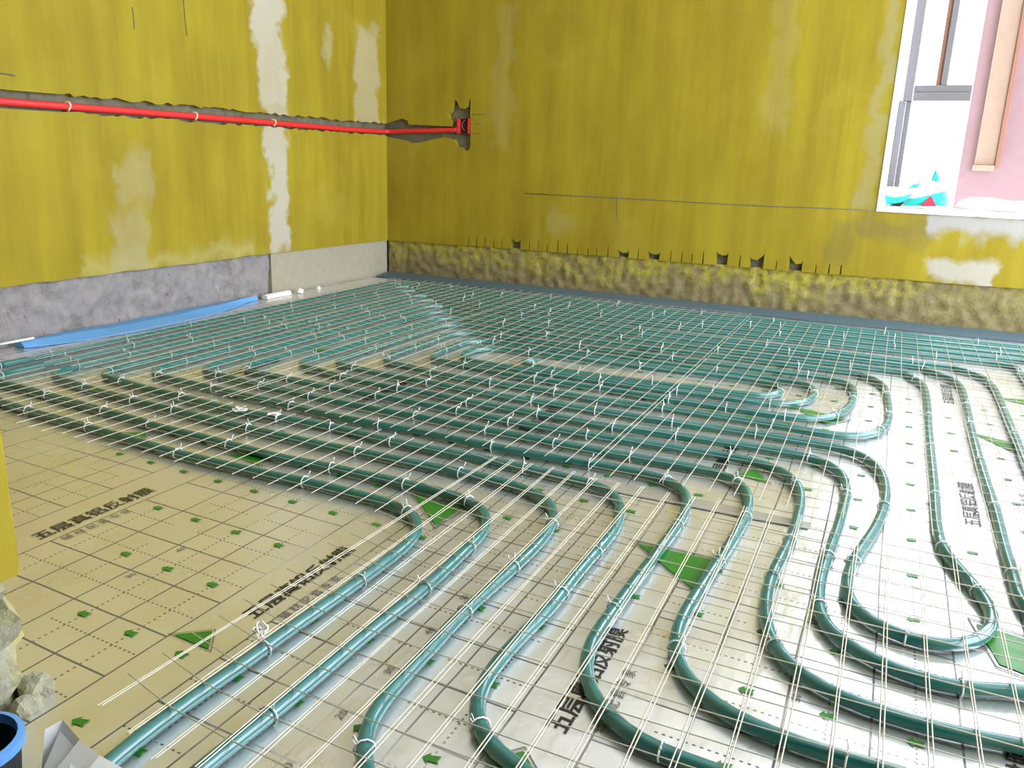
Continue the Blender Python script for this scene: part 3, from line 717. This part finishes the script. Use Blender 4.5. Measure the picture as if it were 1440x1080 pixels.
def knot(x, y, s, label, seed):
    rr = random.Random(seed); p = onz(x, y, MZ); pts = []
    for i in range(14):
        pts.append(p+Vector((rr.uniform(-1, 1)*s, rr.uniform(-.8, .8)*s, max(-.004, rr.uniform(-.1, .6)*s*.6))))
    q = cat_rom(pts, .004); v, f = tube_vf(q, .0014, 5); tag(link_mesh('tie_knot', v, f, 'tie', None, True), label, 'knot')
knot(367, 886, .016, 'curled white plastic knot at the end of the first mesh wires', 1)
knot(335, 577, .018, 'tangled white plastic knot near the mesh overlap, close to the bare foil', 2)
knot(386, 585, .020, 'larger tangled white plastic knot on the mesh overlap', 3)

# ---------------------------------------------------------------- red conduit, clips, box
cz = .777; cx_ = XL-.009
cpath = [(cx_, -1.0, cz), (cx_, .5, cz)]+[(cx_, y, cz+.0015*math.sin(y*3)) for y in (1.2, 1.8, 2.3, 2.8, 3.3, 3.7)]+[(cx_, YB-.03, .779), (cx_+.006, YB+.001, .7795), (cx_+.03, YB+.010, .78), (-2.5, YB+.011, .784), (-2.3, YB+.011, .79), (-2.166, YB+.011, .795)]
q = smooth_path(resample(cat_rom(cpath, .02), .02), 1)
tag(tube('conduit', q, .0125, 'red', None, 10), 'red electrical conduit lying in the chase cut into the yellow wall', 'conduit')
for i, y in enumerate((2.025, 2.593, 3.06)):
    ring = [Vector((cx_+.0145*math.cos(a), y+.003*math.sin(a*2), cz+.0015*math.sin(y*3)+.0145*math.sin(a))) for a in [2*math.pi*j/12 for j in range(13)]]
    v, f = tube_vf(ring, .004, 6, False)
    lab = ('beige clip on the red conduit, farthest from the wall corner', 'beige clip midway along the red conduit', 'beige clip on the red conduit at the pale plaster stripe')[i]
    tag(link_mesh('conduit_clip', v, f, 'clip', None, True), lab, 'clip')
jb = empty('junction_box', (-2.12, YB, .80), 'red square electrical box recessed in the yellow wall at the conduit end', 'electrical box')
bx0, bx1, bz0, bz1 = -2.162, -2.089, .776, .852
box('box_side', bx0, bx0+.012, YB-.002, YB+.027, bz0, bz1, 'red', jb, .002); box('box_side', bx1-.010, bx1, YB-.002, YB+.027, bz0, bz1, 'red', jb, .002)
box('box_side', bx0+.0125, bx1-.0105, YB+.004, YB+.027, bz1-.004, bz1, 'darkred', jb); box('box_side', bx0+.0125, bx1-.0105, YB+.004, YB+.027, bz0, bz0+.004, 'darkred', jb)
box('box_back', bx0+.0125, bx1-.0105, YB+.022, YB+.027, bz0+.0045, bz1-.0045, 'darkred', jb)
arc = [Vector((-2.118+.02*math.cos(a), YB+.010, .818+.026*math.sin(a))) for a in [math.radians(d) for d in range(90, 271, 20)]]
v, f = tube_vf(arc, .0022, 5); link_mesh('wire_loop', v, f, 'frame', jb, True)['label'] = 'grey wire loop'

# ---------------------------------------------------------------- bags on the window sill
def blob_bag(name, outline, y0, depth, mats, seed, parent):
    """crumpled bag: outline (x,z) polygon inflated in Y"""
    n_ = len(outline); cxm = sum(p[0] for p in outline)/n_; czm = sum(p[1] for p in outline)/n_
    vs, fs = [], []; rings = [(1.0, 0), (.8, .55), (.5, .85), (.2, 1.0)]
    rr = random.Random(seed)
    for side in (-1, 1):
        for (s, h) in rings[(0 if side == -1 else 1):]:
            for (x, z) in outline:
                vs.append((cxm+(x-cxm)*s, y0+side*h*depth*rr.uniform(.7, 1.1), czm+(z-czm)*s))
    def ringidx(k, i): return k*n_+i % n_
    front = [0, 1, 2, 3]; back = [0, 4, 5, 6]
    for seqn in (front, back):
        for a, b in zip(seqn, seqn[1:]):
            for i in range(n_): fs.append((ringidx(a, i), ringidx(a, i+1), ringidx(b, i+1), ringidx(b, i)))
        fs.append(tuple(ringidx(seqn[-1], i) for i in range(n_)))
    o = link_mesh(name, vs, fs, mats, parent, False)
    bm = bmesh.new(); bm.from_mesh(o.data); bmesh.ops.recalc_face_normals(bm, faces=bm.faces[:]); bm.to_mesh(o.data); bm.free(); return o
SZ = WZ0+.003; yb0 = YB+.055
def B(px, py): p = onback(px, py, yb0); return (p.x, max(SZ, p.z))
bag = empty('plastic_bag', (.06, yb0, SZ), 'crumpled teal and white plastic bag with red mark on the window sill', 'bag')
blob_bag('bag_body', [B(1258, 286), B(1262, 272), B(1285, 268), B(1302, 262), B(1311, 250), B(1316, 236), B(1322, 250), B(1326, 262), B(1334, 272), B(1335, 289), B(1295, 289)], yb0, .030, 'white_bag', 1, bag)
blob_bag('teal_panel', [B(1246, 287), B(1244, 274), B(1256, 277), B(1270, 276), B(1285, 271), B(1276, 281), B(1262, 288)], yb0-.022, .014, 'teal_bag', 2, bag)
blob_bag('teal_panel', [B(1268, 289), B(1280, 279), B(1300, 276), B(1330, 268), B(1333, 280), B(1332, 289)], yb0-.026, .016, 'teal_bag', 3, bag)
blob_bag('teal_panel', [B(1308, 254), B(1316, 238), B(1322, 250), B(1318, 258)], yb0-.014, .014, 'teal_bag', 4, bag)
blob_bag('teal_panel', [B(1276, 265), B(1285, 258), B(1297, 257), B(1290, 264)], yb0-.012, .018, 'teal_bag', 6, bag)
p = [onback(x, y, yb0-.0455) for x, y in ((1294, 290), (1309, 275), (1317, 290))]
vs = [(q.x, q.y, max(SZ, q.z)) for q in p]; vs += [(x, y+.004, z) for x, y, z in vs]
link_mesh('red_mark', vs, [(0, 1, 2), (5, 4, 3), (0, 3, 4, 1), (1, 4, 5, 2), (2, 5, 3, 0)], 'bagred', bag)['label'] = 'red triangular print'
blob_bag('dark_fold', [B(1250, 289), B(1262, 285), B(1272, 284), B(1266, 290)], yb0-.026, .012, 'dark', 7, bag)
wbag = empty('plastic_bag', (.4, yb0, SZ), 'white plastic bag lying flat on the window sill', 'bag')
blob_bag('bag_body', [B(1343, 290), B(1350, 281), B(1368, 277), B(1395, 278), B(1420, 282), B(1455, 284), B(1475, 296), B(1440, 300), B(1400, 298), B(1365, 294)], yb0, .045, 'white_bag', 9, wbag)

# ---------------------------------------------------------------- odds and ends on the floor
def ridge(name, pts, w_, h_, mat, label, cat):
    sec = [[(x-w_/2, y, z), (x-w_/2, y, z+h_*.8), (x, y, z+h_), (x+w_/2, y, z+h_*.7), (x+w_/2, y, z)] for x, y, z in pts]
    o = strip(name, sec, mat, label); o['category'] = cat; return o
ridge('white_strip', [(XL+.034, 2.90, .0015), (XL+.03, 2.95, .0015), (XL+.03, 3.0, .0015), (XL+.034, 3.07, .0015)], .03, .02, 'white', 'short white plaster strip at the foot of the beige patch', 'plaster strip')
tube_pts = [onleft(0, 484, XL+.06), onleft(24, 481, XL+.06), onleft(48, 479, XL+.06)]
tag(tube('white_stick', [Vector((p.x, p.y, .03)) for p in tube_pts], .004, 'tie', None, 6), 'thin white stick lying on the blue foam strip', 'stick')
def lump(name, x, y, z, r, mat, label, cat, seed):
    bm = bmesh.new(); bmesh.ops.create_icosphere(bm, subdivisions=2, radius=r)
    for v in bm.verts:
        v.co *= 1+noise.noise(v.co*60+Vector((seed, 0, 0)))*.35; v.co.z = max(v.co.z*.9, -r*.5)
    me = bpy.data.meshes.new(name); bm.to_mesh(me); bm.free(); me.materials.append(M[mat])
    o = bpy.data.objects.new(name, me); C.objects.link(o); o.location = (x, y, z+r*.5)
    return tag(o, label, cat)
lump('plaster_lump', XL+.05, 3.13, .001, .018, 'white', 'larger white plaster lump at the foot of the beige wall patch', 'plaster lump', 1)
lump('plaster_lump', XL+.05, 3.27, .001, .012, 'white', 'smaller white plaster lump at the foot of the beige wall patch', 'plaster lump', 2)

q = onz(60, 978); lump('mortar_lump', q.x-.012, q.y, -.004, .021, 'mortar', 'pale mortar lump on the floor at the foot of the door jamb', 'mortar lump', 5)
q = onz(46, 1000); lump('mortar_lump', q.x-.006, q.y-.004, -.004, .016, 'mortar', 'smaller mortar lump between the door jamb and the blue bucket', 'mortar lump', 6)
bk = empty('bucket', (-.748, .400, 0), 'small blue plastic bucket on the floor beside the door jamb', 'bucket')
def lathe(name, prof, cx, cy_, mat, parent, n_=28, cap=True):
    vs, fs = [], []
    for r, z in prof:
        for i in range(n_): a = 2*math.pi*i/n_; vs.append((cx+r*math.cos(a), cy_+r*math.sin(a), z))
    for k_ in range(len(prof)-1):
        for i in range(n_): fs.append((k_*n_+i, k_*n_+(i+1) % n_, (k_+1)*n_+(i+1) % n_, (k_+1)*n_+i))
    if cap: fs.append(tuple(range(n_-1, -1, -1))); fs.append(tuple((len(prof)-1)*n_+i for i in range(n_)))
    return link_mesh(name, vs, fs, mat, parent, False)
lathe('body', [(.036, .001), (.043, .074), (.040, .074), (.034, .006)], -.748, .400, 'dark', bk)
lathe('rim', [(.0432, .072), (.047, .074), (.047, .083), (.041, .085), (.0402, .0745)], -.748, .400, 'bucket', bk, cap=False)['label'] = 'blue rolled rim'
# bent white sheet leaning over the pipe by the bucket
sh = [onz(63, 1026, .070), onz(88, 1012, .075), onz(112, 1040, .070), onz(140, 1062, .065), onz(176, 1082, .060), onz(230, 1120, .055)]
vs, fs = [], []
for i, p in enumerate(sh):
    d = (sh[min(i+1, 5)]-sh[max(i-1, 0)]); s = Vector((d.y, -d.x, 0)).normalized()
    if s.y > 0: s = -s
    for (o_, z_) in ((0, p.z), (.0, p.z-.004), (.072, .026), (.078, .026)): k_ = (.25, .45, .8, 1, 1, 1)[i]; vs.append((p.x+s.x*o_*k_, p.y+s.y*o_*k_, z_))
for i in range(5):
    for j in range(4): fs.append((i*4+j, i*4+(j+1) % 4, (i+1)*4+(j+1) % 4, (i+1)*4+j))
fs += [(0, 1, 2, 3), (23, 22, 21, 20)]
tag(link_mesh('foam_sheet', vs, fs, 'sheet'), 'bent white foam sheet lying across the pipe beside the blue bucket', 'foam sheet')
print('arrows', na, 'ties', nt_, 'objects', len(bpy.data.objects))
